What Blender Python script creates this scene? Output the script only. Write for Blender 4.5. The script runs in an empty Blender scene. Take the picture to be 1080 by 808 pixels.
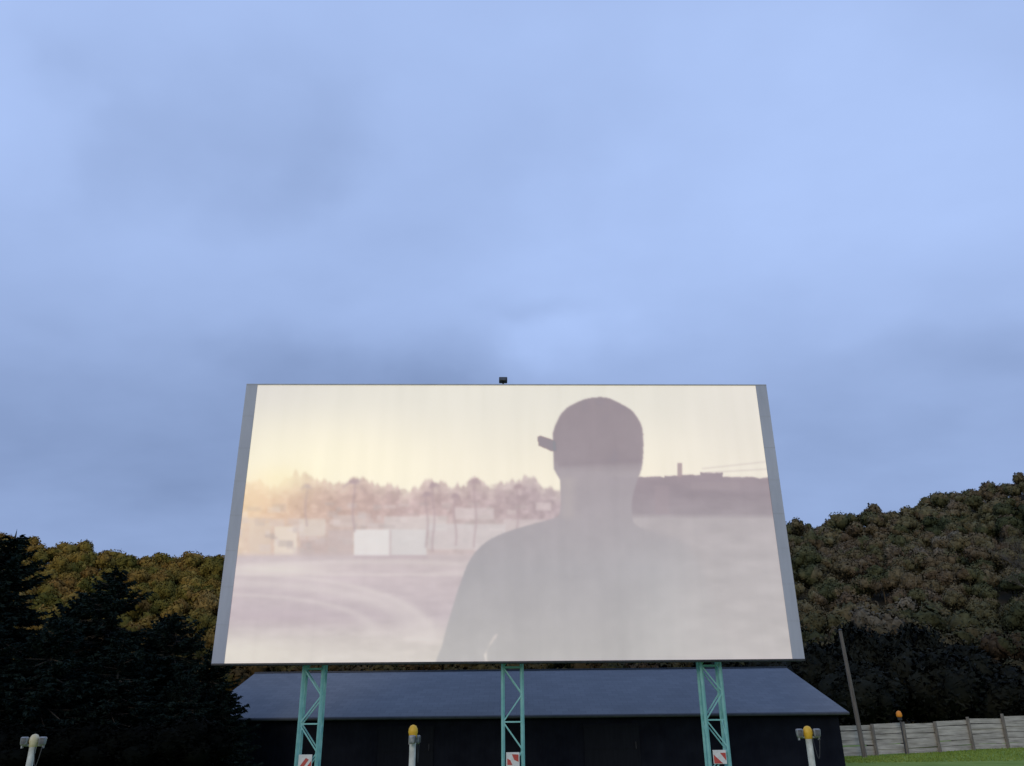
import bpy, bmesh, math, random
import numpy as np
from mathutils import Vector, Matrix
random.seed(7)
rng=np.random.default_rng(11)
sc=bpy.context.scene
col=sc.collection
sc.view_settings.view_transform='Standard'
sc.view_settings.look='None'
sc.view_settings.exposure=0

# ------------------------------------------------------------ materials
def newmat(name):
    m=bpy.data.materials.new(name); m.use_nodes=True
    nt=m.node_tree; b=nt.nodes['Principled BSDF']
    return m,nt,b
def N(nt,t,**kw):
    n=nt.nodes.new(t)
    for k,v in kw.items(): setattr(n,k,v)
    return n
def ramp(nt,stops):
    r=nt.nodes.new('ShaderNodeValToRGB')
    cr=r.color_ramp
    while len(cr.elements)<len(stops): cr.elements.new(.5)
    for e,(p,c) in zip(cr.elements,stops):
        e.position=p; e.color=(c[0],c[1],c[2],1)
    return r
def noisy(name,c1,c2,scale=4,rough=.8,bump=0.0,detail=6,stretch=(1,1,1),spec=.3,metal=0,coords='Object'):
    m,nt,b=newmat(name)
    tc=N(nt,'ShaderNodeTexCoord'); mp=N(nt,'ShaderNodeMapping'); mp.inputs['Scale'].default_value=stretch
    nt.links.new(tc.outputs[coords],mp.inputs[0])
    n=N(nt,'ShaderNodeTexNoise'); n.inputs['Scale'].default_value=scale; n.inputs['Detail'].default_value=detail
    n.inputs['Roughness'].default_value=.6
    nt.links.new(mp.outputs[0],n.inputs['Vector'])
    r=ramp(nt,[(.3,c1),(.7,c2)])
    nt.links.new(n.outputs['Fac'],r.inputs[0]); nt.links.new(r.outputs[0],b.inputs['Base Color'])
    b.inputs['Roughness'].default_value=rough
    b.inputs['Specular IOR Level'].default_value=spec
    b.inputs['Metallic'].default_value=metal
    if bump:
        bp=N(nt,'ShaderNodeBump'); bp.inputs['Strength'].default_value=bump
        nt.links.new(n.outputs['Fac'],bp.inputs['Height']); nt.links.new(bp.outputs[0],b.inputs['Normal'])
    return m

M_teal=noisy('teal_paint',(.17,.43,.40),(.29,.58,.54),2.5,.5,.05)
M_grey=noisy('grey_cladding',(.36,.37,.42),(.48,.49,.55),1.2,.6,.05,stretch=(1,1,.15))
M_back=noisy('screen_back',(.25,.27,.28),(.35,.37,.38),.6,.7)
M_darkmetal=noisy('dark_metal',(.02,.022,.025),(.05,.05,.055),8,.5)
M_lens=noisy('lens_glass',(.05,.05,.06),(.09,.1,.12),8,.15,spec=.6)
M_post=noisy('white_post',(.42,.42,.38),(.68,.68,.63),9,.7,.1)
M_spk=noisy('speaker_alloy',(.16,.17,.18),(.34,.35,.35),22,.5,.1,metal=.3)
M_grille=noisy('speaker_grille',(.05,.05,.055),(.10,.10,.11),60,.6,.2)
M_yellow=noisy('yellow_enamel',(.60,.33,.02),(.78,.48,.05),12,.45)
M_orange=noisy('orange_plastic',(.65,.20,.02),(.85,.33,.03),10,.5)
M_wood=noisy('weathered_pole',(.10,.085,.07),(.20,.17,.14),3,.9,.3,stretch=(4,4,.4))
M_conc=noisy('concrete_foot',(.25,.24,.22),(.36,.35,.33),6,.9,.2)
M_red=noisy('red_sign_paint',(.40,.05,.04),(.55,.09,.07),10,.5)
M_white=noisy('white_sign_paint',(.55,.55,.52),(.75,.75,.72),6,.5)
M_fence=noisy('fence_board',(.22,.20,.165),(.56,.52,.44),1.6,.9,.2,stretch=(.35,1,4))
M_fpost=noisy('fence_post_wood',(.12,.105,.085),(.26,.23,.19),4,.9,.2,stretch=(3,3,.5))
M_bark=noisy('bark',(.035,.028,.022),(.08,.065,.05),5,.95,.5,stretch=(3,3,.6))
M_barkpale=noisy('grey_bark',(.08,.07,.055),(.14,.12,.095),5,.95,.4,stretch=(3,3,.6))
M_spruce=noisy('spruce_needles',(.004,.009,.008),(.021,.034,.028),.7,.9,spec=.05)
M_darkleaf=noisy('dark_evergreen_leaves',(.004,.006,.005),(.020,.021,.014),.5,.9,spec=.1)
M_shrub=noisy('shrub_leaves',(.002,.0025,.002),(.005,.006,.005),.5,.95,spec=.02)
M_hillsoil=noisy('hill_soil',(.02,.017,.010),(.05,.04,.022),.08,1,coords='Object')
M_door=noisy('barn_door_paint',(.005,.006,.010),(.009,.011,.016),3,.7,stretch=(5,5,.3),spec=.1)
M_trim=noisy('barn_trim',(.05,.055,.07),(.07,.078,.095),3,.6)

def siding():
    m,nt,b=newmat('navy_board_siding')
    tc=N(nt,'ShaderNodeTexCoord'); w=N(nt,'ShaderNodeTexWave'); w.inputs['Scale'].default_value=1.3
    nt.links.new(tc.outputs['Object'],w.inputs[0])
    n=N(nt,'ShaderNodeTexNoise'); n.inputs['Scale'].default_value=1.5
    nt.links.new(tc.outputs['Object'],n.inputs['Vector'])
    r=ramp(nt,[(.3,(.004,.005,.010)),(.75,(.009,.011,.018))])
    nt.links.new(n.outputs['Fac'],r.inputs[0]); nt.links.new(r.outputs[0],b.inputs['Base Color'])
    bp=N(nt,'ShaderNodeBump'); bp.inputs['Strength'].default_value=.3; bp.inputs['Distance'].default_value=.03
    nt.links.new(w.outputs['Fac'],bp.inputs['Height']); nt.links.new(bp.outputs[0],b.inputs['Normal'])
    b.inputs['Roughness'].default_value=.8; b.inputs['Specular IOR Level'].default_value=.1
    return m
M_siding=siding()
def slate():
    m,nt,b=newmat('blue_grey_slate')
    uv=N(nt,'ShaderNodeTexCoord'); mp=N(nt,'ShaderNodeMapping')
    nt.links.new(uv.outputs['Object'],mp.inputs[0])
    br=N(nt,'ShaderNodeTexBrick'); br.inputs['Scale'].default_value=1
    br.inputs['Color1'].default_value=(.135,.150,.172,1); br.inputs['Color2'].default_value=(.158,.173,.196,1)
    br.inputs['Mortar'].default_value=(.113,.125,.145,1); br.inputs['Mortar Size'].default_value=.012
    br.inputs['Brick Width'].default_value=.55; br.inputs['Row Height'].default_value=.42
    nt.links.new(mp.outputs[0],br.inputs['Vector'])
    n=N(nt,'ShaderNodeTexNoise'); n.inputs['Scale'].default_value=.25; n.inputs['Detail'].default_value=5
    nt.links.new(mp.outputs[0],n.inputs['Vector'])
    mr=N(nt,'ShaderNodeMapRange'); mr.inputs['From Min'].default_value=.3; mr.inputs['From Max'].default_value=.7
    mr.inputs['To Min'].default_value=.9; mr.inputs['To Max'].default_value=1.08
    nt.links.new(n.outputs['Fac'],mr.inputs[0])
    vm=N(nt,'ShaderNodeVectorMath',operation='SCALE')
    nt.links.new(br.outputs['Color'],vm.inputs[0]); nt.links.new(mr.outputs[0],vm.inputs['Scale'])
    nt.links.new(vm.outputs[0],b.inputs['Base Color'])
    b.inputs['Roughness'].default_value=.75; b.inputs['Specular IOR Level'].default_value=.15
    return m
M_slate=slate()
def foliage():
    m,nt,b=newmat('autumn_foliage')
    g=N(nt,'ShaderNodeNewGeometry')
    v=N(nt,'ShaderNodeTexVoronoi'); v.inputs['Scale'].default_value=.13
    nt.links.new(g.outputs['Position'],v.inputs['Vector'])
    sx=N(nt,'ShaderNodeSeparateColor'); nt.links.new(v.outputs['Color'],sx.inputs[0])
    n=N(nt,'ShaderNodeTexNoise'); n.inputs['Scale'].default_value=.025; n.inputs['Detail'].default_value=3
    nt.links.new(g.outputs['Position'],n.inputs['Vector'])
    r1=ramp(nt,[(0,(.048,.056,.026)),(.3,(.092,.090,.042)),(.55,(.140,.115,.060)),(.8,(.115,.082,.050)),(1,(.190,.165,.115))])
    ad=N(nt,'ShaderNodeMath',operation='MULTIPLY_ADD'); ad.inputs[1].default_value=.7
    nt.links.new(sx.outputs[0],ad.inputs[0])
    mr=N(nt,'ShaderNodeMapRange'); mr.inputs['From Min'].default_value=.3; mr.inputs['From Max'].default_value=.7; mr.inputs['To Min'].default_value=-.15; mr.inputs['To Max'].default_value=.4
    nt.links.new(n.outputs['Fac'],mr.inputs[0]); nt.links.new(mr.outputs[0],ad.inputs[2])
    nt.links.new(ad.outputs[0],r1.inputs[0])
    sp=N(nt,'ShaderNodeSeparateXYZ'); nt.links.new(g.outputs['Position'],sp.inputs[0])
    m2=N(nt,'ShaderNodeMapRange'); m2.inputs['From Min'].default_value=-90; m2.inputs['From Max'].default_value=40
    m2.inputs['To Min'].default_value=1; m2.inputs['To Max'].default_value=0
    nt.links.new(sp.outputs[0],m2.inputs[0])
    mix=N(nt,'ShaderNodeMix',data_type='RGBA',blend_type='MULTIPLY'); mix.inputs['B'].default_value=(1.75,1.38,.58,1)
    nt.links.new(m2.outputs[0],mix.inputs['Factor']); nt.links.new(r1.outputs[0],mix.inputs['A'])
    n2=N(nt,'ShaderNodeTexNoise'); n2.inputs['Scale'].default_value=.8; n2.inputs['Detail'].default_value=3
    nt.links.new(g.outputs['Position'],n2.inputs['Vector'])
    m3=N(nt,'ShaderNodeMapRange'); m3.inputs['From Min'].default_value=.3; m3.inputs['From Max'].default_value=.7; m3.inputs['To Min'].default_value=.7; m3.inputs['To Max'].default_value=1.35
    nt.links.new(n2.outputs['Fac'],m3.inputs[0])
    # foliage colour gets darker towards the foot of the hill
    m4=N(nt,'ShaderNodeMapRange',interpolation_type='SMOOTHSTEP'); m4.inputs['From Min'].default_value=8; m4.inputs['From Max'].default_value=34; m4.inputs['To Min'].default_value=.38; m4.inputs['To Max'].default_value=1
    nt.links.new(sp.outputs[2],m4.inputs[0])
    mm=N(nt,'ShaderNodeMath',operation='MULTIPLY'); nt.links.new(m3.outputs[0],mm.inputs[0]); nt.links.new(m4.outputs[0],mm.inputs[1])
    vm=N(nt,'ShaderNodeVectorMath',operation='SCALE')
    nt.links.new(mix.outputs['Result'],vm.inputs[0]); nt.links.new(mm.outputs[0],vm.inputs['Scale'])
    nt.links.new(vm.outputs[0],b.inputs['Base Color'])
    b.inputs['Roughness'].default_value=.9; b.inputs['Specular IOR Level'].default_value=.05
    return m
M_fol=foliage()
def grassm():
    m,nt,b=newmat('meadow_grass')
    g=N(nt,'ShaderNodeNewGeometry')
    n=N(nt,'ShaderNodeTexNoise'); n.inputs['Scale'].default_value=.5; n.inputs['Detail'].default_value=10; n.inputs['Roughness'].default_value=.8
    nt.links.new(g.outputs['Position'],n.inputs['Vector'])
    r=ramp(nt,[(.3,(.12,.18,.03)),(.5,(.20,.27,.05)),(.7,(.29,.34,.09))])
    nt.links.new(n.outputs['Fac'],r.inputs[0]); nt.links.new(r.outputs[0],b.inputs['Base Color'])
    b.inputs['Roughness'].default_value=1; b.inputs['Specular IOR Level'].default_value=.1
    return m
M_grass=grassm()

# ------------------------------------------------------------ mesh helpers
class MB:
    def __init__(s): s.v=[]; s.f=[]
    def box(s,x0,x1,y0,y1,z0,z1):
        i=len(s.v)
        s.v+=[(x0,y0,z0),(x1,y0,z0),(x1,y1,z0),(x0,y1,z0),(x0,y0,z1),(x1,y0,z1),(x1,y1,z1),(x0,y1,z1)]
        s.f+=[(i,i+3,i+2,i+1),(i+4,i+5,i+6,i+7),(i,i+1,i+5,i+4),(i+1,i+2,i+6,i+5),(i+2,i+3,i+7,i+6),(i+3,i,i+4,i+7)]
    def tube(s,p,q,r0,r1=None,n=6,cap=True):
        if r1 is None: r1=r0
        p=Vector(p); q=Vector(q); d=(q-p).normalized()
        a=d.orthogonal().normalized()
        if abs(d.z)<.99: a=d.cross(Vector((0,0,1))).normalized()
        b=d.cross(a); i=len(s.v)
        off=math.pi/4 if n==4 else 0
        for c,r in((p,r0),(q,r1)):
            for k in range(n):
                t=2*math.pi*k/n+off
                s.v.append(tuple(c+(a*math.cos(t)+b*math.sin(t))*r))
        for k in range(n):
            s.f.append((i+k,i+(k+1)%n,i+n+(k+1)%n,i+n+k))
        if cap:
            s.f.append(tuple(i+k for k in range(n))[::-1]); s.f.append(tuple(i+n+k for k in range(n)))
    def rev(s,prof,n=20,c=(0,0,0)):
        i=len(s.v); m=len(prof)
        for r,z in prof:
            for k in range(n):
                t=2*math.pi*k/n; s.v.append((c[0]+r*math.cos(t),c[1]+r*math.sin(t),c[2]+z))
        for j in range(m-1):
            for k in range(n):
                s.f.append((i+j*n+k,i+j*n+(k+1)%n,i+(j+1)*n+(k+1)%n,i+(j+1)*n+k))
        s.f.append(tuple(i+k for k in range(n))[::-1]); s.f.append(tuple(i+(m-1)*n+k for k in range(n)))
    def obj(s,name,mat,parent=None,smooth=False,bevel=0):
        me=bpy.data.meshes.new(name); me.from_pydata(s.v,[],s.f); me.update()
        if smooth: me.polygons.foreach_set('use_smooth',[True]*len(me.polygons))
        me.materials.append(mat)
        o=bpy.data.objects.new(name,me); col.objects.link(o)
        if parent: o.parent=parent
        if bevel:
            md=o.modifiers.new('bev','BEVEL'); md.width=bevel; md.segments=2
        return o
def tri_mesh(name,V,mat,F=None,NN=None):
    me=bpy.data.meshes.new(name); n=len(V)
    if F is None: F=np.arange(n).reshape(-1,3)
    m=len(F)
    me.vertices.add(n); me.vertices.foreach_set('co',V.astype(np.float32).ravel())
    me.loops.add(m*3); me.loops.foreach_set('vertex_index',F.astype(np.int32).ravel())
    me.polygons.add(m); me.polygons.foreach_set('loop_start',np.arange(0,m*3,3,dtype=np.int32))
    me.update(calc_edges=True)
    me.materials.append(mat)
    if NN is not None:
        me.polygons.foreach_set('use_smooth',[True]*m)
        me.normals_split_custom_set_from_vertices(NN.astype(np.float32))
    return me
def empty(name,loc,rz=0):
    e=bpy.data.objects.new(name,None); e.location=loc; e.rotation_euler=(0,0,rz); e.empty_display_size=.3; col.objects.link(e); return e
def tag(o,label,cat,group=None,kind=None):
    o['label']=label
    if cat: o['category']=cat
    if group: o['group']=group
    if kind: o['kind']=kind
def sm(x): 
    x=np.clip(x,0,1); return x*x*(3-2*x)
def vnoise(x,y,seed=0):
    x=np.asarray(x,float); y=np.asarray(y,float)
    xi=np.floor(x).astype(int); yi=np.floor(y).astype(int); fx=x-xi; fy=y-yi
    fx=fx*fx*(3-2*fx); fy=fy*fy*(3-2*fy)
    def h(a,b):
        n=(a*374761393+b*668265263+seed*974634777)&0x7fffffff
        n=((n^(n>>13))*1274126177)&0x7fffffff
        return ((n^(n>>16))&0xffff)/65535.
    return (h(xi,yi)*(1-fx)+h(xi+1,yi)*fx)*(1-fy)+(h(xi,yi+1)*(1-fx)+h(xi+1,yi+1)*fx)*fy
def fbm(x,y,seed=0,o=4):
    t=0;a=.5;s=0
    for k in range(o):
        t=t+a*vnoise(x*2**k,y*2**k,seed+k); s+=a; a*=.5
    return t/s

# ------------------------------------------------------------ ground & hill
def gz(x,y): return .38*sm((np.asarray(x,float)-20)/17)*sm((np.asarray(y,float)-47)/14)
def grid_mesh(name,xs,ys,zf,mat):
    X,Y=np.meshgrid(xs,ys); Z=zf(X,Y)
    V=np.stack([X,Y,Z],-1).reshape(-1,3); nx=len(xs); ny=len(ys)
    i=(np.arange(ny-1)[:,None]*nx+np.arange(nx-1)[None]).ravel()
    F=np.concatenate([np.stack([i,i+1,i+nx+1],-1),np.stack([i,i+nx+1,i+nx],-1)])
    me=tri_mesh(name,V,mat,F)
    me.polygons.foreach_set('use_smooth',[True]*len(me.polygons))
    o=bpy.data.objects.new(name,me); col.objects.link(o); return o
xs=np.concatenate([[-3000,-1500,-700,-300],np.arange(-150,151,3),[300,700,1500,3000]])
ys=np.concatenate([[-2000,-800,-200],np.arange(-60,130,3),[200,400,800,1600,3500]])
g=grid_mesh('ground',xs,ys,gz,M_grass); tag(g,'short green grass field of the drive-in',None,kind='structure')
RX=[-420,-270,-187,-105,0,102,146,191,270,420]; RZ=[66,65,62.5,55.2,54.6,65.2,70.8,82.5,95,100]
def hz(x,y):
    x=np.asarray(x,float); y=np.asarray(y,float)
    R=np.interp(x,RX,RZ)
    u=(y-118)/182.
    p=np.where(u<1,np.clip(u,0,1)**1.12,1-.25*sm((u-1)/1.2))
    n=(fbm(x/38.,y/38.,5)-.5)*11*np.clip(u*3,0,1)*(1-.6*np.clip(u,0,1))
    return R*p+n*(u>0)-1.0*(u<=0.0)
h=grid_mesh('hill',np.arange(-480,481,8),np.arange(108,520,6),hz,M_hillsoil); tag(h,'long wooded hill behind the drive-in',None,kind='structure')

# ------------------------------------------------------------ hill trees
def ico(sub):
    bm=bmesh.new(); bmesh.ops.create_icosphere(bm,subdivisions=sub,radius=1)
    V=np.array([v.co[:] for v in bm.verts]); F=np.array([[v.index for v in f.verts] for f in bm.faces]); bm.free(); return V,F
IV,IF=ico(2); IV1,IF1=ico(1)
def nrm(a): return a/np.maximum(np.linalg.norm(a,axis=-1,keepdims=True),1e-6)
def leaftris(P,size,r,nr=None,tang=0.0):
    n=len(P); a=r.normal(size=(n,3))
    if nr is not None: a=a-nr*(a*nr).sum(1)[:,None]*tang
    a=nrm(a)
    b=r.normal(size=(n,3))
    if nr is not None: b=b-nr*(b*nr).sum(1)[:,None]*tang
    b-=a*(a*b).sum(1)[:,None]; b=nrm(b)
    if nr is not None:
        fl=((np.cross(a,b)*nr).sum(1)<0)[:,None]; b=np.where(fl,-b,b)
    s=size*r.uniform(.6,1.3,(n,1))
    return np.stack([P-a*s*.5-b*s*.35,P+a*s*.6,P-a*s*.3+b*s*.55],1).reshape(-1,3)
def round_crown(r,H,R,nlobe,nleaf,lsize,core=(IV1,IF1),squash=.85,trunk=True,jit=.42,tang=.5):
    V=[];F=[];NN=[];off=0
    cz=H-R*squash
    lobes=[(np.array([0,0,cz]),R*.72)]
    for k in range(nlobe):
        d=nrm(r.normal(size=3)); d[2]=abs(d[2])*.9-.25
        lobes.append((np.array([0,0,cz])+d*R*np.array([.62,.62,.62*squash]),R*r.uniform(.26,.50)))
    for c,rad in lobes:
        v=core[0]*rad*.84*np.array([1,1,squash]); v=v*(1+.12*r.normal(size=(len(v),1)))+c
        V.append(v);NN.append(core[0]);F.append(core[1]+off);off+=len(v)
    w=np.array([l[1]**2 for l in lobes]); w/=w.sum()
    cc=np.array([0,0,cz])
    for (c,rad),cnt in zip(lobes,(w*nleaf).astype(int)):
        d=nrm(r.normal(size=(cnt,3)))
        P=c+d*rad*r.uniform(.80,1.15,(cnt,1))*np.array([1,1,squash])
        t=leaftris(P,lsize,r,d,tang); V.append(t)
        big=nrm(P-cc)
        NN.append(np.repeat(nrm(d*.5+big*.6+jit*r.normal(size=(cnt,3))+np.array([0,0,.15])),3,0))
        F.append(np.arange(len(t)).reshape(-1,3)+off);off+=len(t)
    if trunk:
        n=5; ang=np.arange(n)*2*np.pi/n
        ci=np.stack([np.cos(ang),np.sin(ang),0*ang],-1)
        v=np.concatenate([ci*.2+[0,0,-1.],ci*.1+[0,0,cz]])
        f=[]
        for k in range(n):
            f+=[[k,(k+1)%n,n+(k+1)%n],[k,n+(k+1)%n,n+k]]
        V.append(v);NN.append(np.concatenate([ci,ci]));F.append(np.array(f)+off);off+=len(v)
    return np.concatenate(V),np.concatenate(F),np.concatenate(NN)
variants=[round_crown(rng,rng.uniform(7,9.8),rng.uniform(2.8,4.1),10,1500,.42,squash=rng.uniform(.8,1.25)) for _ in range(8)]
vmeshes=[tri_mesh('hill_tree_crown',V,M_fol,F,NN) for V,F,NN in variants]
lowvar=[round_crown(rng,rng.uniform(7,9.8),rng.uniform(2.8,4.1),8,560,.60,squash=rng.uniform(.8,1.25),trunk=False) for _ in range(8)]
pts=[]
sp_=5.7
for y in np.arange(122,318,sp_*.9):
    w=.80*y+20
    for x in np.arange(-w,w,sp_):
        px=x+random.uniform(-2.6,2.6); py=y+random.uniform(-2.6,2.6)
        pts.append((px,py))
pts=np.array(pts); Z=hz(pts[:,0],pts[:,1])
lat=pts[:,0]/pts[:,1]; tt=(Z+8-1.6)/pts[:,1]
occR=np.interp(lat,[.33,.38,.5,.56,.62],[.125,.165,.15,.12,.08])
occL=np.interp(lat,[-.64,-.6,-.56,-.5,-.45,-.38,-.34],[.22,.24,.18,.19,.16,.14,.11])
vis=(((lat>.335)&(lat<.625)&(tt>occR))|((lat<-.345)&(lat>-.62)&(tt>occL)))&(pts[:,1]<306)
idx=np.where(vis)[0]; idx=idx[np.argsort(pts[idx,1])][:298]
sel=set(idx.tolist())
for i in idx:
    o=bpy.data.objects.new('hill_tree',vmeshes[random.randrange(8)]); col.objects.link(o)
    s=random.uniform(.62,1.22)
    o.location=(pts[i,0],pts[i,1],Z[i]-.2); o.rotation_euler=(0,0,random.uniform(0,6.28)); o.scale=(s*random.uniform(.9,1.1),s,s*random.uniform(.85,1.15))
    tag(o,'round-crowned autumn tree on the wooded hillside','tree','trees covering the wooded hillside')
VV=[];FF=[];NL=[];off=0
for i in range(len(pts)):
    if i in sel: continue
    V,F,NN=lowvar[random.randrange(8)]
    a=random.uniform(0,6.28); s=random.uniform(.65,1.2); c,sn=math.cos(a),math.sin(a)
    v=np.stack([(V[:,0]*c-V[:,1]*sn)*s+pts[i,0],(V[:,0]*sn+V[:,1]*c)*s+pts[i,1],V[:,2]*s*random.uniform(.85,1.1)+Z[i]-.2],-1)
    VV.append(v);FF.append(F+off);off+=len(v)
    NL.append(np.stack([NN[:,0]*c-NN[:,1]*sn,NN[:,0]*sn+NN[:,1]*c,NN[:,2]],-1))
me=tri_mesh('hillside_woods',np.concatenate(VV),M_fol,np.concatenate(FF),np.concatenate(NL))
o=bpy.data.objects.new('hillside_woods',me); col.objects.link(o)
tag(o,'dense brown and olive autumn woods covering the hill','woods',kind='stuff')

def bare(loc,H,seed,label):
    r=random.Random(seed); e=empty('bare_tree',loc)
    mb=MB(); tw=MB()
    def br(p,d,L,rad,lev):
        q=p
        for k in range(3):
            d2=(d+Vector((r.gauss(0,.12),r.gauss(0,.12),r.gauss(0,.06)))).normalized()
            q2=q+d2*L/3; (mb if lev<2 else tw).tube(q,q2,rad*(1-.25*k),rad*(1-.25*(k+1)),5,False)
            q=q2; d=d2
            if lev<4 and (k>0 or lev>0):
                for j in range(2 if lev<3 else 3):
                    a=r.uniform(0,6.28); side=Vector((math.cos(a),math.sin(a),r.uniform(.2,.9))).normalized()
                    br(q,(d*.6+side*.8).normalized(),L*r.uniform(.45,.65),rad*.5,lev+1)
    br(Vector((0,0,-.5)),Vector((0,0,1)),H*.75,.20,0)
    mb.obj('trunk',M_barkpale,e); tw.obj('crown',M_barkpale,e)
    tag(e,label,'tree')
for x,y,H,s in [(117,192,14,1)]:
    bare((x,y,float(hz(x,y))),H,s,'leafless grey tree with thin branches on the hillside')

# ------------------------------------------------------------ spruces
def spruce_mesh(H,R,r):
    tk=MB(); tk.tube((0,0,-.3),(0,0,H*.5),.20,.12,8,False); tk.tube((0,0,H*.5),(0,0,H-.1),.12,.02,8,False)
    P=[]
    z=.3
    while z<H-.15:
        u=z/H; rr=R*(1-u)**.72+.12
        nb=10 if u<.8 else 7
        for b in range(nb):
            a=r.uniform(0,2*np.pi); L=rr*r.uniform(.55,1.15)
            rise=r.uniform(-.35,.15) if u<.75 else r.uniform(0,.6)
            tip=np.array([math.cos(a)*L,math.sin(a)*L,max(.1,z+rise*L)]); 
            base=np.array([0,0,z]); sag=-.12*L
            if L>.6: tk.tube(tuple(base),tuple(base*.3+tip*.7+np.array([0,0,sag*.8])),.035,.012,4,False)
            n=max(3,int(L/.095))
            t=np.linspace(.12,1,n)[:,None]
            pos=base*(1-t)+tip*t; pos[:,2]+=(sag*np.sin(np.pi*t[:,0]))
            out=np.array([math.cos(a),math.sin(a),-.1]); side=np.array([-math.sin(a),math.cos(a),0])
            for sgn in (-1,1,-1,1,0):
                d=out*r.uniform(.3,.9,(n,1))+side*sgn*r.uniform(.4,1,(n,1))+np.array([0,0,1])*r.uniform(-.6,.35,(n,1))
                d=nrm(d)
                l=(.32*(1-.3*t)*r.uniform(.6,1.25,(n,1)))*(.8 if u>.85 else 1)
                wv=nrm(np.cross(d,r.normal(size=(n,3))))
                P.append(np.stack([pos-wv*.075,pos+d*l,pos+wv*.075],1).reshape(-1,3))
        z+=.21
    P.append(np.array([[-.04,0,H-.3],[0,0,H+.2],[.04,0,H-.3]]))
    V=np.concatenate(P)
    tm=bpy.data.meshes.new('trunk'); tm.from_pydata(tk.v,[],tk.f); tm.materials.append(M_bark)
    return tm,tri_mesh('crown',V,M_spruce)
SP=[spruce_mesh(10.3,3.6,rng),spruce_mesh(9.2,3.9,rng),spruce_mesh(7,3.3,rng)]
SPH=[10.3,9.2,7]
for x,y,H,v,wf in [(-21.9,36,10.0,0,1.2),(-24.8,37,9.2,1,1.1),(-17.9,37.5,8.7,1,1.1),(-19.7,38.5,7.6,2,1.0),(-15.2,38.5,6.8,2,1.1),(-13.5,38.9,5.3,2,1.05),(-22.9,33.8,7.4,2,1.0),(-18.5,34.6,6.2,2,1.1),(-20.6,33.5,6.0,0,1.5),(-16.2,35.6,5.4,1,1.3),(-16.6,40.4,7.0,1,1.0),(-13.7,36.6,4.1,2,1.1),(-12.7,38.2,3.4,2,1.2)]:
    e=empty('spruce_tree',(x,y,0),random.uniform(0,6.28)); s=H/SPH[v]; w=s*wf; e.scale=(w,w,s)
    for nm,m in(('trunk',SP[v][0]),('crown',SP[v][1])):
        o=bpy.data.objects.new(nm,m); col.objects.link(o); o.parent=e
    tag(e,'dark spruce tree with drooping ragged branches on the grass','tree','dark spruces beside the screen')

def dark_tree_mesh(H,R,r,mat=None):
    V,F,NN=round_crown(r,H,R,16,5200,.42,core=(IV,IF),squash=H/R*.48,trunk=False,jit=.6,tang=0)
    tk=MB(); tk.tube((0,0,-.5),(0,0,H*.7),.25,.08,8,False)
    for k in range(8):
        a=r.uniform(0,6.28); z=H*r.uniform(.25,.6); tk.tube((0,0,z),(math.cos(a)*R*.6,math.sin(a)*R*.6,z+R*.5),.09,.03,5,False)
    tm=bpy.data.meshes.new('trunk'); tm.from_pydata(tk.v,[],tk.f); tm.materials.append(M_bark)
    return tm,tri_mesh('crown',V,mat or M_darkleaf,F,NN)
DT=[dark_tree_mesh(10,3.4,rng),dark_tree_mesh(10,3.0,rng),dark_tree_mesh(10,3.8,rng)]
for x,y,H,v in [(25.5,73,9.6,0),(29.3,75,11.2,1),(32.6,76,10.4,2),(35.6,77,11.4,1),(39.2,77,9.9,0),(42.8,76,7.4,2),(21.5,74,8.8,2),(17.5,75,8.5,1),(46.4,78,4.4,0),(27.5,70,7.4,2),(34.5,71,8.4,1),(38.5,72,6.6,0)]:
    e=empty('evergreen_tree',(x,y,0),random.uniform(0,6.28)); s=H/10; w=random.uniform(.85,1.05); e.scale=(w,w,s)
    for nm,m in(('trunk',DT[v][0]),('crown',DT[v][1])):
        o=bpy.data.objects.new(nm,m); col.objects.link(o); o.parent=e
    tag(e,'dense dark evergreen tree behind the pale wooden fence','tree','dark evergreens behind the fence')
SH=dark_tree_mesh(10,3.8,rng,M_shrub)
for k in range(10):
    e=empty('evergreen_shrub',(-26+1.6*k+random.uniform(-.2,.2),31.8+random.uniform(-.4,.4),0),random.uniform(0,6.28)); s=random.uniform(.21,.26); e.scale=(.42,.42,s)
    for nm,m in(('trunk',SH[0]),('crown',SH[1])):
        o=bpy.data.objects.new(nm,m); col.objects.link(o); o.parent=e
    tag(e,'low near-black evergreen shrub at the foot of the spruces','shrub','evergreen shrubs below the spruces')

# ------------------------------------------------------------ drive-in screen
RZs=math.radians(1.73)
S=empty('drive_in_screen',(-.155,35.01,0),RZs)
tag(S,'huge drive-in cinema screen on three teal lattice legs showing film','cinema screen')
zb,zt,hw,bd=4.33,16.38,11.94,.50
nx,ny=700,352
s_=np.linspace(0,1,nx); q_=np.linspace(0,1,ny)
S2,Q2=np.meshgrid(s_,q_)
# drawing coordinates of the flat film image on its own surface
dst=[(270,407),(797,406),(236,700),(835,694)]; src=[(0,0),(1,0),(0,1),(1,1)]
A=[];B=[]
for (u,v),(a,b) in zip(src,dst):
    A.append([u,v,1,0,0,0,-a*u,-a*v]);B.append(a);A.append([0,0,0,u,v,1,-b*u,-b*v]);B.append(b)
Hm=np.linalg.solve(np.array(A,float),np.array(B,float))
den=Hm[6]*S2+Hm[7]*Q2+1
X=(Hm[0]*S2+Hm[1]*Q2+Hm[2])/den; Y=(Hm[3]*S2+Hm[4]*Q2+Hm[5])/den
C=lambda *c: np.array(c,float)
def mixc(img,c,a): return img*(1-a[...,None])+c*a[...,None]
def blur(a,n=1):
    for _ in range(n):
        p=np.pad(a,[(1,1),(1,1)]+[(0,0)]*(a.ndim-2),mode='edge')
        a=(p[:-2,1:-1]+p[2:,1:-1]+p[1:-1,:-2]+p[1:-1,2:]+2*a)/6
    return a
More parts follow.
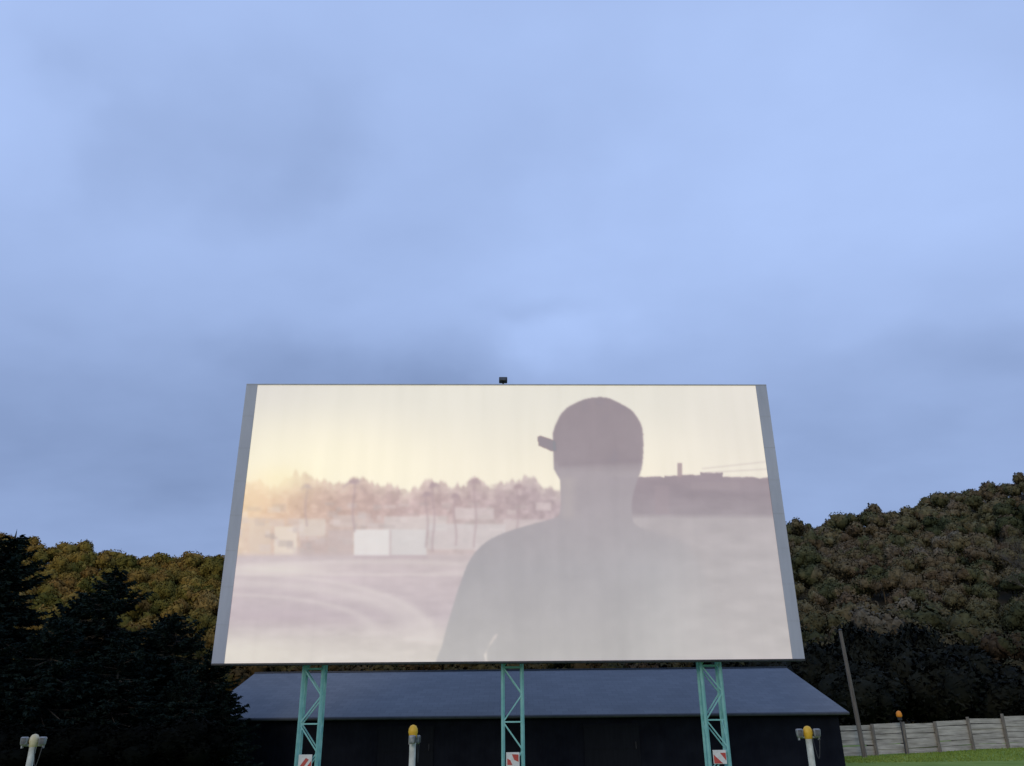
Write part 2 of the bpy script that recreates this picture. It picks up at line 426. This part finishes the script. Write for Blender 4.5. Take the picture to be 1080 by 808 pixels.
def inpoly(poly):
    m=np.zeros(X.shape,bool); n=len(poly)
    for i in range(n):
        x1,y1=poly[i];x2,y2=poly[(i+1)%n]
        if y1==y2: continue
        c=((y1>Y)!=(y2>Y))&(X<(x2-x1)*(Y-y1)/(y2-y1)+x1)
        m^=c
    return m.astype(float)
def catmull(p,k=6):
    out=[];n=len(p)
    for i in range(n):
        p0,p1,p2,p3=[np.array(p[(i+j-1)%n],float) for j in range(4)]
        for t in np.arange(k)/k:
            out.append(tuple(.5*((2*p1)+(-p0+p2)*t+(2*p0-5*p1+4*p2-p3)*t*t+(-p0+3*p1-3*p2+p3)*t**3)))
    return out
def soft(v,w=2.): return sm(v/w+.5)
img=np.zeros(X.shape+(3,))
k=sm((Y-407)/110.)
img[:]=C(230,222,210)
img=mixc(img,C(245,233,213),k)
img=mixc(img,C(217,208,204),.5*np.exp(-((X-270)/70)**2-((Y-405)/35)**2))
img=mixc(img,C(254,242,214),.9*np.exp(-((X-330)/125)**2-((Y-495)/48)**2))
img=mixc(img,C(229,218,210),.4*sm((X-640)/160))
# tree line: continuous ragged canopy with uneven tone
rr_=np.random.default_rng(5)
kx=[230,255,275,290,300,318,335,350,362,380,395,412,425,440,452,470,486,500,515,530,545,560,575,590,620]
ky=[512,511,509,515,503,500,505,513,507,502,513,512,519,513,507,510,514,505,513,512,505,504,512,514,514]
top=np.interp(X,kx,ky)+(fbm(X/4.5,X*0,3,3)-.5)*13
tcs=[np.interp(X,[240,280,330,420,590],c) for c in ([236,224,206,198,186],[206,186,174,170,164],[172,160,158,165,166])]
tc=np.stack(tcs,-1)+(fbm(X/6.,Y/5.,9,3)[...,None]-.5)*44
a=soft(Y-top,5)*(.72+.28*sm((Y-top)/18)); img=img*(1-a[...,None])+tc*a[...,None]
for _ in range(70):
    cx=rr_.uniform(245,592); cy=rr_.uniform(517,546); rx=rr_.uniform(3,8); ry=rr_.uniform(2.5,6); dd=rr_.uniform(-22,6)
    wob=(fbm(X/4.+cx,Y/4.,13,2)-.5)*1.1
    m=soft(1-np.sqrt(((X-cx)/rx)**2+((Y-cy)/ry)**2)+wob,.7)*rr_.uniform(.25,.55)
    cc_=C(*[np.interp(cx,[240,280,330,420,590],c)+dd for c in ([236,224,206,198,186],[206,186,174,170,164],[172,160,158,165,166])])
    img=mixc(img,cc_,m)
def rect(x0,y0,x1,y1,c,a=1.,w=3.):
    global img
    m=soft(X-x0,w)*soft(x1-X,w)*soft(Y-y0,w)*soft(y1-Y,w)*a
    img=mixc(img,C(*c),m)
low=soft(Y-(550+9*(fbm(X/30.,X*0,21)-.5)),16)*(X<620)
img=mixc(img,C(206,190,185),.45*low)
for r in [(262,552,285,590,(220,199,182),.6),(288,556,312,587,(232,215,200),.8),(314,548,342,566,(222,207,196),.65),(316,570,345,588,(188,167,166),.45),(345,560,370,586,(196,177,176),.5),(404,545,470,560,(216,203,199),.65),(530,548,575,566,(210,195,193),.6),(478,536,520,548,(218,205,202),.5),(350,544,384,556,(212,195,189),.55)]:
    rect(*r)
for _ in range(110):
    x0=rr_.uniform(245,570); y0=rr_.uniform(530,580); sh=rr_.uniform(-28,26)
    rect(x0,y0,x0+rr_.uniform(3,18),y0+rr_.uniform(2,9),(204+sh,187+sh,183+sh),.42,2.2)
gy=586+(X-240)*-.008
a=soft(Y-gy,8)*(X<760)
gc=np.stack([np.interp(Y,[585,610,650,675,700],c) for c in ([201,202,198,210,216],[183,184,181,197,205],[182,185,183,191,196])],-1)
gc+=(fbm(X/45.,Y/9.,31)[...,None]-.5)*16+(fbm(X/12.,Y/4.,37)[...,None]-.5)*12
img=img*(1-a[...,None])+gc*a[...,None]
img=mixc(img,C(176,152,158),.22*np.exp(-((X-300)/80)**2-((Y-652)/9)**2))
# pale curved road with bright edge streaks
for cx,cy,rx,ry,w,al in [(250,668,190,52,5.,.40),(250,672,205,66,2.5,.40),(240,664,150,36,2.,.35),(400,600,120,7,2.5,.35)]:
    d=np.abs(np.sqrt(((X-cx)/rx)**2+((Y-cy)/ry)**2)-1)*min(rx,ry)
    img=mixc(img,C(226,213,208),al*np.exp(-(d/w)**2)*(Y<cy+8)*(Y>590))
img=mixc(img,C(230,218,208),.6*np.exp(-((X-290)/55)**2-((Y-601)/6)**2))
img=mixc(img,C(230,220,205),.6*np.exp(-((X-255)/65)**2-((Y-690)/15)**2))
rect(372,559,410,587,(229,221,218),.85,2); rect(411,559,449,586,(217,209,207),.8,2); rect(450,553,532,580,(214,203,202),.6)
rect(372,586,450,589,(186,164,168),.5); rect(409,559,412,587,(196,179,180),.4)
for px,y0,y1,sz in [(372,510,562,1.1),(456,513,582,.8),(449,522,578,.5),(479,524,576,.55),(500,509,578,.95),(545,514,564,.7),(322,514,556,.5)]:
    m=np.exp(-((X-px-1.2*np.sin(Y/9+px))/1.3)**2)*soft(Y-y0)*soft(y1-Y)
    img=mixc(img,C(174,148,150),.5*m)
    for an in range(9):
        ang=-.1-an*.37+rr_.uniform(-.25,.25); ln=sz*rr_.uniform(.6,1.3)
        for t in np.linspace(.1,1,8):
            fx=px+math.cos(ang)*9*t*ln; fy=y0+math.sin(ang)*9*t*ln+6*t*t*ln
            img=mixc(img,C(178,152,153),.22*np.exp(-((X-fx)/1.5)**2-((Y-fy)/1.4)**2))
img=mixc(img,C(255,240,200),.75*np.exp(-((X-296)/32)**2-((Y-507)/15)**2))
img=mixc(img,C(250,222,180),.5*np.exp(-((X-265)/45)**2-((Y-528)/24)**2))
img=blur(img,2)
# right background
bt=np.where(X<700,503,np.where(X<738,501,np.where(X<762,498,503)))+(fbm(X/9.,X*0,44)-.5)*3
m=soft(Y-bt,2.5)*soft(X-640,30)
rc=np.stack([np.interp(Y,[500,520,541,547,600,700],c) for c in ([159,157,163,182,184,192],[139,139,147,169,173,182],[144,144,151,170,173,179])],-1)
rc+=(fbm(X/26.,Y/9.,51)[...,None]-.5)*16
img=img*(1-m[...,None])+rc*m[...,None]
rect(690,512,705,542,(168,147,151),.4); rect(728,508,780,516,(168,149,152),.4)
rect(714,488,719,503,(172,149,150),.9,2)
for (xa,ya,xb,yb) in [(740,494,812,486),(745,498,812,494)]:
    d=np.abs(Y-(ya+(yb-ya)*(X-xa)/(xb-xa)))
    img=mixc(img,C(208,193,187),.5*np.exp(-(d/1.0)**2)*(X>xa))
# figure
body=[(583,492),(586,500),(590,507),(590.5,522),(590,538),(585,546),(560,553),(531,562),(510,573),(495,590),(485,614),(475,645),(466,678),(461,705),(508,705),(513,684),(524,669),(527,705),(762,705),(757,665),(750,628),(738,596),(722,573),(700,564),(676,557),(667,549),(666,528),(671,508),(676.5,492),(678,470),(676.5,450),(667,434),(652,424.5),(638,419),(620,420),(604,426),(593,434),(586,446),(582,459),(583,474)]
pm=inpoly(catmull(body,5))
bs=blur(pm,2); bw=blur(pm,60)
wr=sm((X-665)/30)*sm((Y-540)/20)
bm_=bs*(1-wr)+bw*wr
brim=blur(inpoly([(566,461),(569,459.5),(585,465),(586,476),(580,475.5),(567,470)]),1)
figc=np.stack([np.interp(Y,[419,485,498,540,600,700],c) for c in ([152,152,166,171,171,184],[133,134,151,158,162,176],[138,139,155,161,164,173])],-1)
figc+=(fbm(X/50.,Y/40.,61)[...,None]-.5)*12+(fbm(X/8.,Y/8.,67)[...,None]-.5)*5
figc=figc+C(9,10,9)*(.9*sm((X-640)/90)*sm((Y-535)/60))[...,None]
fade=1-.65*sm((X-680)/70)*sm((Y-552)/50)
m=bm_*.96*fade
img=img*(1-m[...,None])+figc*m[...,None]
capl=.5*np.exp(-((Y-(488+(X-630)*-.05))/3.)**2)*(X>588)*(X<676)
img=mixc(img,C(144,125,131),capl*bs*.6)
img=mixc(img,C(142,118,120),brim*.9)
img=mixc(img,C(192,177,173),.4*bs*np.exp(-((X-598)/8)**2)*sm((Y-498)/10)*sm((552-Y)/10))
img=blur(img,1)
seam=np.exp(-((np.mod(S2*10,1)-.5)/.006)**2)*.008
img*=(1-seam[...,None])
img*=(1+.03*(fbm(S2*60,Q2*3,71)[...,None]-.5)+.03*(fbm(S2*5,Q2*4,77)[...,None]-.5))
lin=np.where(img/255<=.04045,img/255/12.92,((img/255+.055)/1.055)**2.4)
AMB=np.array([.24,.24,.26])
em=np.clip(lin-AMB,0.0,1)
xl=-hw+bd+S2*(2*hw-2*bd); zl=zt-Q2*(zt-zb)
V=np.stack([xl,np.zeros_like(xl),zl],-1).reshape(-1,3)
i=(np.arange(ny-1)[:,None]*nx+np.arange(nx-1)[None]).ravel()
F=np.stack([i,i+nx,i+nx+1,i+1],-1)
me=bpy.data.meshes.new('projection_surface')
me.vertices.add(len(V)); me.vertices.foreach_set('co',V.astype(np.float32).ravel())
me.loops.add(len(F)*4); me.loops.foreach_set('vertex_index',F.astype(np.int32).ravel())
me.polygons.add(len(F)); me.polygons.foreach_set('loop_start',np.arange(0,len(F)*4,4,dtype=np.int32))
me.update(calc_edges=True)
ca=me.color_attributes.new('film','FLOAT_COLOR','POINT')
ca.data.foreach_set('color',np.concatenate([em.reshape(-1,3),np.ones((len(V),1))],1).astype(np.float32).ravel())
mt,nt,b=newmat('projected_film_surface')
at=N(nt,'ShaderNodeAttribute',attribute_name='film')
b.inputs['Base Color'].default_value=(.55,.55,.55,1); b.inputs['Roughness'].default_value=.9; b.inputs['Specular IOR Level'].default_value=.05
nt.links.new(at.outputs['Color'],b.inputs['Emission Color']); b.inputs['Emission Strength'].default_value=1
mt.cycles.emission_sampling='NONE'
me.materials.append(mt)
o=bpy.data.objects.new('projection_surface',me); col.objects.link(o); o.parent=S
o['label']='white screen skin with projected silhouette of man in cap at sunset'
for sg in(-1,1):
    mb=MB(); a_,b_=sorted((sg*hw,sg*(hw-bd+.002)))
    mb.box(a_,b_,-.03,.45,zb,zt)
    for k in range(1,8):
        z=zb+(zt-zb)*k/8; mb.box(a_-.004,b_+.004,-.036,-.028,z-.01,z+.01)
    mb.obj('side_panel',M_grey,S)
mb=MB(); mb.box(-hw+bd,hw-bd,.02,.40,zb+.002,zt-.002); mb.obj('back_panel',M_back,S)
mb=MB(); mb.box(-hw,hw,-.05,.46,zb-.07,zb-.003); mb.obj('bottom_rail',M_darkmetal,S)
mb=MB(); mb.box(-hw,hw,-.04,.46,zt+.003,zt+.05); mb.obj('top_rail',M_grey,S)
def tower(xc):
    mb=MB(); w=.39; y0,y1=.50,1.05
    zF=13.5
    for sx in(-1,1):
        mb.tube((xc+sx*w,y0+.12,0),(xc+sx*w,y0+.12,zF),.07,n=4)
        mb.tube((xc+sx*w,y1+.15,0),(xc+sx*w,y1+.1,zF),.07,n=4)
    nb=13; L=zF/nb
    for k in range(nb):
        z0=k*L; z1=z0+L; s1=1 if k%2 else -1
        for yy in(y0+.12,y1+.12):
            mb.tube((xc+s1*w,yy,z0),(xc-s1*w,yy,z1),.034,n=4)
            if k%2==0: mb.tube((xc-w,yy,z0+.0),(xc+w,yy,z0+.0),.034,n=4)
        for sx in(-1,1):
            mb.tube((xc+sx*w,y0+.12 if k%2 else y1+.12,z0),(xc+sx*w,y1+.12 if k%2 else y0+.12,z1),.030,n=4)
    o=mb.obj('support_tower',M_teal,S)
    f=MB(); f.box(xc-.7,xc+.7,y0-.15,y1+.5,-.05,.14); f.obj('concrete_footing',M_conc,S)
TX=(-8.0,.07,8.22)
for xc in TX: tower(xc)
mb=MB()
for z in(5.2,8,11,13.3):
    mb.tube((-hw+.6,.50,z),(hw-.6,.50,z),.07,n=4)
mb.obj('rear_beam',M_teal,S)
Mw=Matrix.Translation((-.155,35.01,0))@Matrix.Rotation(RZs,4,'Z')
L=empty('security_camera',Mw@Vector((-.25,.15,zt+.05)),RZs)
mb=MB(); mb.tube((0,0,0),(0,0,.16),.04,n=8); mb.box(-.09,.09,-.09,.09,0,.025); mb.obj('bracket',M_darkmetal,L)
mb=MB(); mb.box(-.19,.19,-.2,.14,.16,.36); mb.obj('housing',M_darkmetal,L,bevel=.03)
mb=MB(); mb.box(-.13,.13,-.215,-.198,.20,.32); mb.obj('lens',M_lens,L)
tag(L,'small dark camera box on bracket on top of screen','camera')

for n_,xc in enumerate(TX):
    e=empty('warning_sign',Mw@Vector((xc-.02,.50,.47)),RZs)
    mb=MB(); mb.box(-.26,.26,-.02,0.02,0,.50); mb.obj('plate',M_white,e,bevel=.008)
    mb=MB()
    def poly(ps):
        i=len(mb.v); mb.v+=[(x,-.027,z) for x,z in ps]; mb.f.append(tuple(range(i,i+len(ps))))
    if n_==1:
        poly([(-.22,.05),(-.02,.05),(-.10,.22),(-.22,.28)])
        poly([(.06,.22),(.22,.16),(.22,.42),(-.04,.43)])
    elif n_==0:
        poly([(-.24,.02),(-.08,.02),(.14,.32),(.02,.38)])
        poly([(.04,.02),(.24,.02),(.24,.28)])
    else:
        poly([(-.24,.02),(.10,.02),(-.24,.34)])
        poly([(.02,.40),(.24,.12),(.24,.40)])
    mb.obj('red_marking',M_red,e)
    tag(e,'small white sign with red patches fixed on teal leg','sign','warning signs on the screen legs')

# ------------------------------------------------------------ barn
Bn=empty('barn',(.33,50.5,0))
tag(Bn,'long low dark navy barn with blue-grey slate gable roof','building')
ex,ey,ze,zr=15.35,8.5,2.46,5.03
mb=MB()
wx,wy=15.0,8.1
def pent(x):
    i=len(mb.v); k=(zr-ze)/ey
    zt_=zr-k*wy-.12
    mb.v+=[(x,-wy,-.1),(x,wy,-.1),(x,wy,zt_),(x,0,zr-.14),(x,-wy,zt_)]
    mb.f.append((i,i+1,i+2,i+3,i+4)); return i
a=pent(-wx); b=pent(wx)
mb.f.append((a,b,b+4,a+4)); mb.f.append((a+1,a+2,b+2,b+1))
mb.obj('wall',M_siding,Bn)
mb=MB()
def slope(sg):
    i=len(mb.v)
    for x in(-ex,ex):
        mb.v+=[(x,sg*ey,ze),(x,0,zr),(x,0,zr-.12),(x,sg*ey,ze-.12)]
    mb.f.extend([(i,i+1,i+5,i+4),(i+3,i+7,i+6,i+2),(i,i+4,i+7,i+3),(i,i+3,i+2,i+1),(i+4,i+5,i+6,i+7)])
slope(-1); slope(1)
roof=mb.obj('roof',M_slate,Bn)
mb=MB(); mb.box(-ex,ex,-.14,.14,zr-.02,zr+.05); mb.obj('ridge_cap',M_trim,roof)
mb=MB(); mb.tube((-ex,-ey-.07,ze-.08),(ex,-ey-.07,ze-.08),.075,n=8); mb.obj('gutter',M_trim,Bn)
for x in(-5.5,4.2,):
    mb=MB(); mb.box(x-1.3,x+1.3,-wy-.06,-wy-.004,0,2.05)
    mb.box(x-1.35,x+1.35,-wy-.09,-wy-.062,1.9,1.98); mb.box(x-1.3,x+1.3,-wy-.085,-wy-.062,.95,1.05)
    d=mb.obj('door',M_door,Bn)
    mb=MB(); mb.tube((x+1.1,-wy-.13,.95),(x+1.1,-wy-.13,1.25),.018,n=6); mb.obj('handle',M_darkmetal,d)

# ------------------------------------------------------------ fence
FP=[(18.5,59.6),(22,60),(36,64),(56,70)]
Fe=empty('wooden_fence',(18.5,59.6,0))
tag(Fe,'weathered pale horizontal-board wooden fence along the grass edge','fence')
def along(s):
    for (x0,y0),(x1,y1) in zip(FP[:-1],FP[1:]):
        l=math.hypot(x1-x0,y1-y0)
        if s<=l: return Vector((x0+(x1-x0)*s/l,y0+(y1-y0)*s/l,0))
        s-=l
    return Vector((FP[-1][0],FP[-1][1],0))
base=Vector((18.5,59.6,0))
npan=14; pw=2.75
ss=[k*pw+random.uniform(-.35,.35) for k in range(npan+1)]
for k in range(npan+1):
    p=along(max(0,ss[k])); z=float(gz(p.x,p.y)); lx=p-base
    hh=1.9+.3*float(sm((k-3)/5.))+random.uniform(-.08,.08)
    mb=MB(); tl=random.uniform(-.08,.08)
    mb.tube((lx.x,lx.y-.12,z-.1),(lx.x+tl,lx.y-.12,z+hh+random.uniform(.02,.22)),.12,n=4)
    mb.obj('fence_post',M_fpost,Fe,bevel=.01)
    if k<npan:
        q=along(ss[k+1])-base; z2=float(gz(q.x+base.x,q.y+base.y)); mb=MB()
        nb=6; bh=hh/nb; 
        for j in range(nb):
            zz=j*bh+.04; g_=.02
            i=len(mb.v); jy=random.uniform(-.03,.03)
            for (pp,zg) in((lx,z+random.uniform(-.04,.04)),(q,z2+random.uniform(-.04,.04))):
                mb.v+=[(pp.x,pp.y+jy,zg+zz+g_),(pp.x,pp.y+jy,zg+zz+bh),(pp.x,pp.y+jy+.03,zg+zz+bh),(pp.x,pp.y+jy+.03,zg+zz+g_)]
            mb.f+=[(i,i+4,i+5,i+1),(i+1,i+5,i+6,i+2),(i+2,i+6,i+7,i+3),(i+3,i+7,i+4,i)]
        mb.obj('fence_panel',M_fence,Fe)
e=empty('warning_beacon',(25.75,59.9,float(gz(25.75,59.9))))
mb=MB(); mb.tube((0,0,-.1),(0,0,2.25),.045,n=8); mb.obj('pole',M_darkmetal,e)
mb=MB(); mb.rev([(.05,2.32),(.15,2.34),(.19,2.42),(.18,2.58),(.12,2.70),(.04,2.74)],14); mb.obj('lamp_shade',M_orange,e,smooth=True)
mb=MB(); mb.box(-.12,.12,-.10,.10,2.14,2.32); mb.obj('base_box',M_darkmetal,e,bevel=.02)
tag(e,'small orange beacon lamp on slim post beside the wooden fence','lamp')
g3=np.random.default_rng(3)
n=14000
gx=g3.uniform(17,46,n); gyy=50+g3.uniform(0,1,n)*(10+np.clip(gx-18,0,None)*.28)
okk=gyy<59.4+(gx-20)*.285
gx,gyy=gx[okk],gyy[okk]; n=len(gx); gzz=gz(gx,gyy)
hgt=g3.uniform(.04,.15,n); ang=g3.uniform(0,6.28,n); wv=g3.uniform(.02,.05,n)
P0=np.stack([gx-np.cos(ang)*wv,gyy-np.sin(ang)*wv,gzz],-1);P1=np.stack([gx+np.cos(ang)*wv,gyy+np.sin(ang)*wv,gzz],-1)
P2=np.stack([gx+g3.uniform(-.05,.05,n),gyy+g3.uniform(-.05,.05,n),gzz+hgt],-1)
me=tri_mesh('grass_tufts',np.stack([P0,P1,P2],1).reshape(-1,3),M_grass)
o=bpy.data.objects.new('grass_tufts',me); col.objects.link(o); tag(o,'rough grass blades in front of the wooden fence','grass',kind='stuff')

e=empty('utility_pole',(22.35,58.2,0)); 
mb=MB(); mb.tube((0,0,-.2),(-.30,0,7.9),.16,.11,12); mb.obj('pole',M_wood,e)
mb=MB(); mb.rev([(.13,7.88),(.14,7.93),(.02,8.0)],12,c=(-.30,0,0)); mb.obj('pole_cap',M_darkmetal,e)
tag(e,'plain weathered wooden utility pole standing beside the dark barn','pole')

# ------------------------------------------------------------ speaker posts
def rounded_box(name,mat,parent,c,d,bev,taper=1.0):
    bm=bmesh.new(); bmesh.ops.create_cube(bm,size=1)
    for v in bm.verts:
        f=taper if v.co.z<0 else 1
        v.co=Vector((v.co.x*d[0]*f,v.co.y*d[1]*f,v.co.z*d[2]))
    bmesh.ops.bevel(bm,geom=bm.edges[:]+bm.verts[:],offset=bev,segments=4,affect='EDGES',profile=.6)
    for v in bm.verts: v.co+=Vector(c)
    me=bpy.data.meshes.new(name); bm.to_mesh(me); bm.free()
    me.polygons.foreach_set('use_smooth',[True]*len(me.polygons)); me.materials.append(mat)
    o=bpy.data.objects.new(name,me); col.objects.link(o); o.parent=parent; return o
sp=empty('speaker_post',(4.55,14,0.0),math.radians(-6))
parts=[]
mb=MB(); mb.rev([(.05,-.1),(.05,1.50)],16); parts.append(mb.obj('pole',M_post,sp))
mb=MB(); mb.rev([(.16,-.1),(.16,.10),(.13,.14),(.06,.15)],20); parts.append(mb.obj('concrete_foot',M_conc,sp))
mb=MB(); mb.rev([(.03,1.48),(.06,1.505),(.065,1.55),(.075,1.58),(.068,1.63),(.045,1.67),(.012,1.685)],20); cap=mb.obj('junction_cap',M_yellow,sp,smooth=True)
mb=MB(); mb.tube((-.15,0,1.52),(.15,0,1.52),.014,n=8); mb.box(-.16,-.14,-.05,.02,1.48,1.60); mb.box(.14,.16,-.05,.02,1.48,1.60); parts.append(mb.obj('hanger_arm',M_spk,sp))
spk=[]
for sg in(-1,1):
    s1=rounded_box('speaker',M_spk,sp,(sg*.13,-.03,1.58),(.115,.10,.13),.036,.82)
    mb=MB()
    for j in range(5): mb.box(sg*.13-.035,sg*.13+.035,-.084,-.078,1.54+j*.019,1.55+j*.019)
    gr=mb.obj('grille',M_grille,s1); spk.append((s1,gr))
mb=MB()
for k in range(12):
    a0=k/12;a1=(k+1)/12
    f=lambda t:(.15-.1*t, -.06, 1.50-.28*math.sin(math.pi*t))
    mb.tube(f(a0),f(a1),.007,n=5,cap=False)
parts.append(mb.obj('cable',M_darkmetal,sp))
tag(sp,'pale drive-in speaker post with yellow cap and grey speakers','speaker post','speaker posts in the parking field')
M_cream=noisy('cream_enamel',(.50,.42,.22),(.66,.60,.42),12,.5)
capw=cap.data.copy(); capw.materials.clear(); capw.materials.append(M_cream)
for x,y,rz,wh in [(-1.60,14,math.radians(80),0),(-7.50,14,math.radians(12),1)]:
    e=empty('speaker_post',(x,y,0),rz)
    for p_ in parts+[cap]:
        c=p_.copy(); c.parent=e; col.objects.link(c)
        if p_ is cap and wh: c.data=capw
        if p_ is cap and not wh: c.location=(0,0,.075)
    for q_i,(s1,gr) in enumerate(spk):
        c=s1.copy(); c.parent=e; col.objects.link(c); g2=gr.copy(); g2.parent=c; col.objects.link(g2)
        if not wh: c.location=(0,0,-.035)
    tag(e,'pale drive-in speaker post with whitish cap and grey speakers' if wh else 'pale drive-in speaker post with yellow cap seen side on','speaker post','speaker posts in the parking field')

# ------------------------------------------------------------ world
w=bpy.data.worlds.new('World'); sc.world=w; w.use_nodes=True; nt=w.node_tree
for n in list(nt.nodes): nt.nodes.remove(n)
out=N(nt,'ShaderNodeOutputWorld'); bg=N(nt,'ShaderNodeBackground'); nt.links.new(bg.outputs[0],out.inputs[0])
tc=N(nt,'ShaderNodeTexCoord'); sep=N(nt,'ShaderNodeSeparateXYZ'); nt.links.new(tc.outputs['Generated'],sep.inputs[0])
def math_(op,a,b=None,c=None):
    n=N(nt,'ShaderNodeMath',operation=op)
    for i_,v in enumerate((a,b,c)):
        if v is None: continue
        if isinstance(v,(int,float)): n.inputs[i_].default_value=v
        else: nt.links.new(v,n.inputs[i_])
    return n.outputs[0]
fc=N(nt,'ShaderNodeFloatCurve')
cu=fc.mapping.curves[0]
pts_=[(0,.46),(.20,.46),(.30,.46),(.40,.60),(.50,.76),(.62,.82),(.75,.85),(1,.8)]
cu.points[0].location=pts_[0]; cu.points[1].location=pts_[-1]
for p in pts_[1:-1]: cu.points.new(*p)
fc.mapping.update()
zc=math_('MAXIMUM',sep.outputs[2],0.)
nt.links.new(zc,fc.inputs['Value'])
val=fc.outputs[0]
dz=math_('ADD',zc,.22)
px=math_('DIVIDE',sep.outputs[0],dz); py=math_('DIVIDE',sep.outputs[1],dz)
cb=N(nt,'ShaderNodeCombineXYZ'); nt.links.new(px,cb.inputs[0]); nt.links.new(py,cb.inputs[1])
mp=N(nt,'ShaderNodeMapping'); mp.inputs['Location'].default_value=(3.1,1.7,0); mp.inputs['Scale'].default_value=(.8,1.0,1); nt.links.new(cb.outputs[0],mp.inputs[0])
n1=N(nt,'ShaderNodeTexNoise'); n1.inputs['Scale'].default_value=2.2; n1.inputs['Detail'].default_value=5; n1.inputs['Roughness'].default_value=.45; n1.inputs['Distortion'].default_value=.4
nt.links.new(mp.outputs[0],n1.inputs['Vector'])
val=math_('ADD',val,math_('MULTIPLY',math_('SUBTRACT',n1.outputs['Fac'],.5),.30))
n3=N(nt,'ShaderNodeTexNoise'); n3.inputs['Scale'].default_value=6; n3.inputs['Detail'].default_value=4; n3.inputs['Roughness'].default_value=.5
nt.links.new(mp.outputs[0],n3.inputs['Vector'])
val=math_('ADD',val,math_('MULTIPLY',math_('SUBTRACT',n3.outputs['Fac'],.5),.22))
wn=N(nt,'ShaderNodeTexNoise'); wn.inputs['Scale'].default_value=5; wn.inputs['Detail'].default_value=4
nt.links.new(tc.outputs['Generated'],wn.inputs['Vector'])
w1=N(nt,'ShaderNodeVectorMath',operation='SUBTRACT'); nt.links.new(wn.outputs['Color'],w1.inputs[0]); w1.inputs[1].default_value=(.5,.5,.5)
w2=N(nt,'ShaderNodeVectorMath',operation='MULTIPLY_ADD'); nt.links.new(w1.outputs[0],w2.inputs[0]); w2.inputs[1].default_value=(.40,.40,.10); nt.links.new(tc.outputs['Generated'],w2.inputs[2])
def blob(d,rad,amt,flat=1.0):
    global val
    d=Vector(d).normalized()
    vm=N(nt,'ShaderNodeVectorMath',operation='SUBTRACT'); nt.links.new(w2.outputs[0],vm.inputs[0]); vm.inputs[1].default_value=d
    sc_=N(nt,'ShaderNodeVectorMath',operation='MULTIPLY'); nt.links.new(vm.outputs[0],sc_.inputs[0]); sc_.inputs[1].default_value=(1,1,flat)
    ln=N(nt,'ShaderNodeVectorMath',operation='LENGTH'); nt.links.new(sc_.outputs[0],ln.inputs[0])
    mr=N(nt,'ShaderNodeMapRange',interpolation_type='SMOOTHERSTEP'); mr.inputs['From Min'].default_value=rad; mr.inputs['From Max'].default_value=0
    nt.links.new(ln.outputs['Value'],mr.inputs[0])
    val=math_('ADD',val,math_('MULTIPLY',mr.outputs[0],amt))
blob((-.257,.761,.596),.16,-.20)
blob((-.392,.70,.600),.13,-.15)
blob((-.16,.907,.385),.32,-.34,4.0)
blob((-.42,.858,.29),.36,-.20,2.2)
blob((.114,.894,.43),.15,.20,2.5)
blob((.10,.885,.47),.12,-.12,5)
blob((.46,.812,.375),.22,-.12,5)
blob((.237,.771,.591),.34,.16)
blob((.50,.74,.45),.30,.16)
blob((-.55,.60,.60),.18,.10)
mr=N(nt,'ShaderNodeMix',data_type='RGBA'); mr.clamp_factor=True
mr.inputs['A'].default_value=(.165,.235,.42,1); mr.inputs['B'].default_value=(.42,.565,.925,1)
nt.links.new(val,mr.inputs['Factor'])
sky=N(nt,'ShaderNodeTexSky',sky_type='NISHITA'); sky.sun_disc=False; sky.sun_elevation=math.radians(18); sky.sun_rotation=math.radians(200)
sv=N(nt,'ShaderNodeVectorMath',operation='SCALE'); sv.inputs['Scale'].default_value=.004; nt.links.new(sky.outputs[0],sv.inputs[0])
av=N(nt,'ShaderNodeVectorMath',operation='ADD'); nt.links.new(mr.outputs['Result'],av.inputs[0]); nt.links.new(sv.outputs[0],av.inputs[1])
nt.links.new(av.outputs[0],bg.inputs['Color']); bg.inputs['Strength'].default_value=1.0
sl=bpy.data.lights.new('sun','SUN'); sl.energy=.8; sl.angle=math.radians(20); sl.color=(1,.86,.68)
so=bpy.data.objects.new('sun',sl); col.objects.link(so)
az=math.radians(200); el=math.radians(18)
d=Vector((math.sin(az)*math.cos(el),math.cos(az)*math.cos(el),math.sin(el)))
so.rotation_euler=d.to_track_quat('Z','Y').to_euler()

# ------------------------------------------------------------ camera
cd=bpy.data.cameras.new('camera'); cd.sensor_width=36; cd.lens=872/1080*36; cd.clip_end=6000; cd.clip_start=.1
co=bpy.data.objects.new('camera',cd); col.objects.link(co); sc.camera=co
co.matrix_world=Matrix.Translation((0,0,1.6))@Matrix.Rotation(math.radians(90+23.05),4,'X')@Matrix.Rotation(math.radians(-.6),4,'Z')
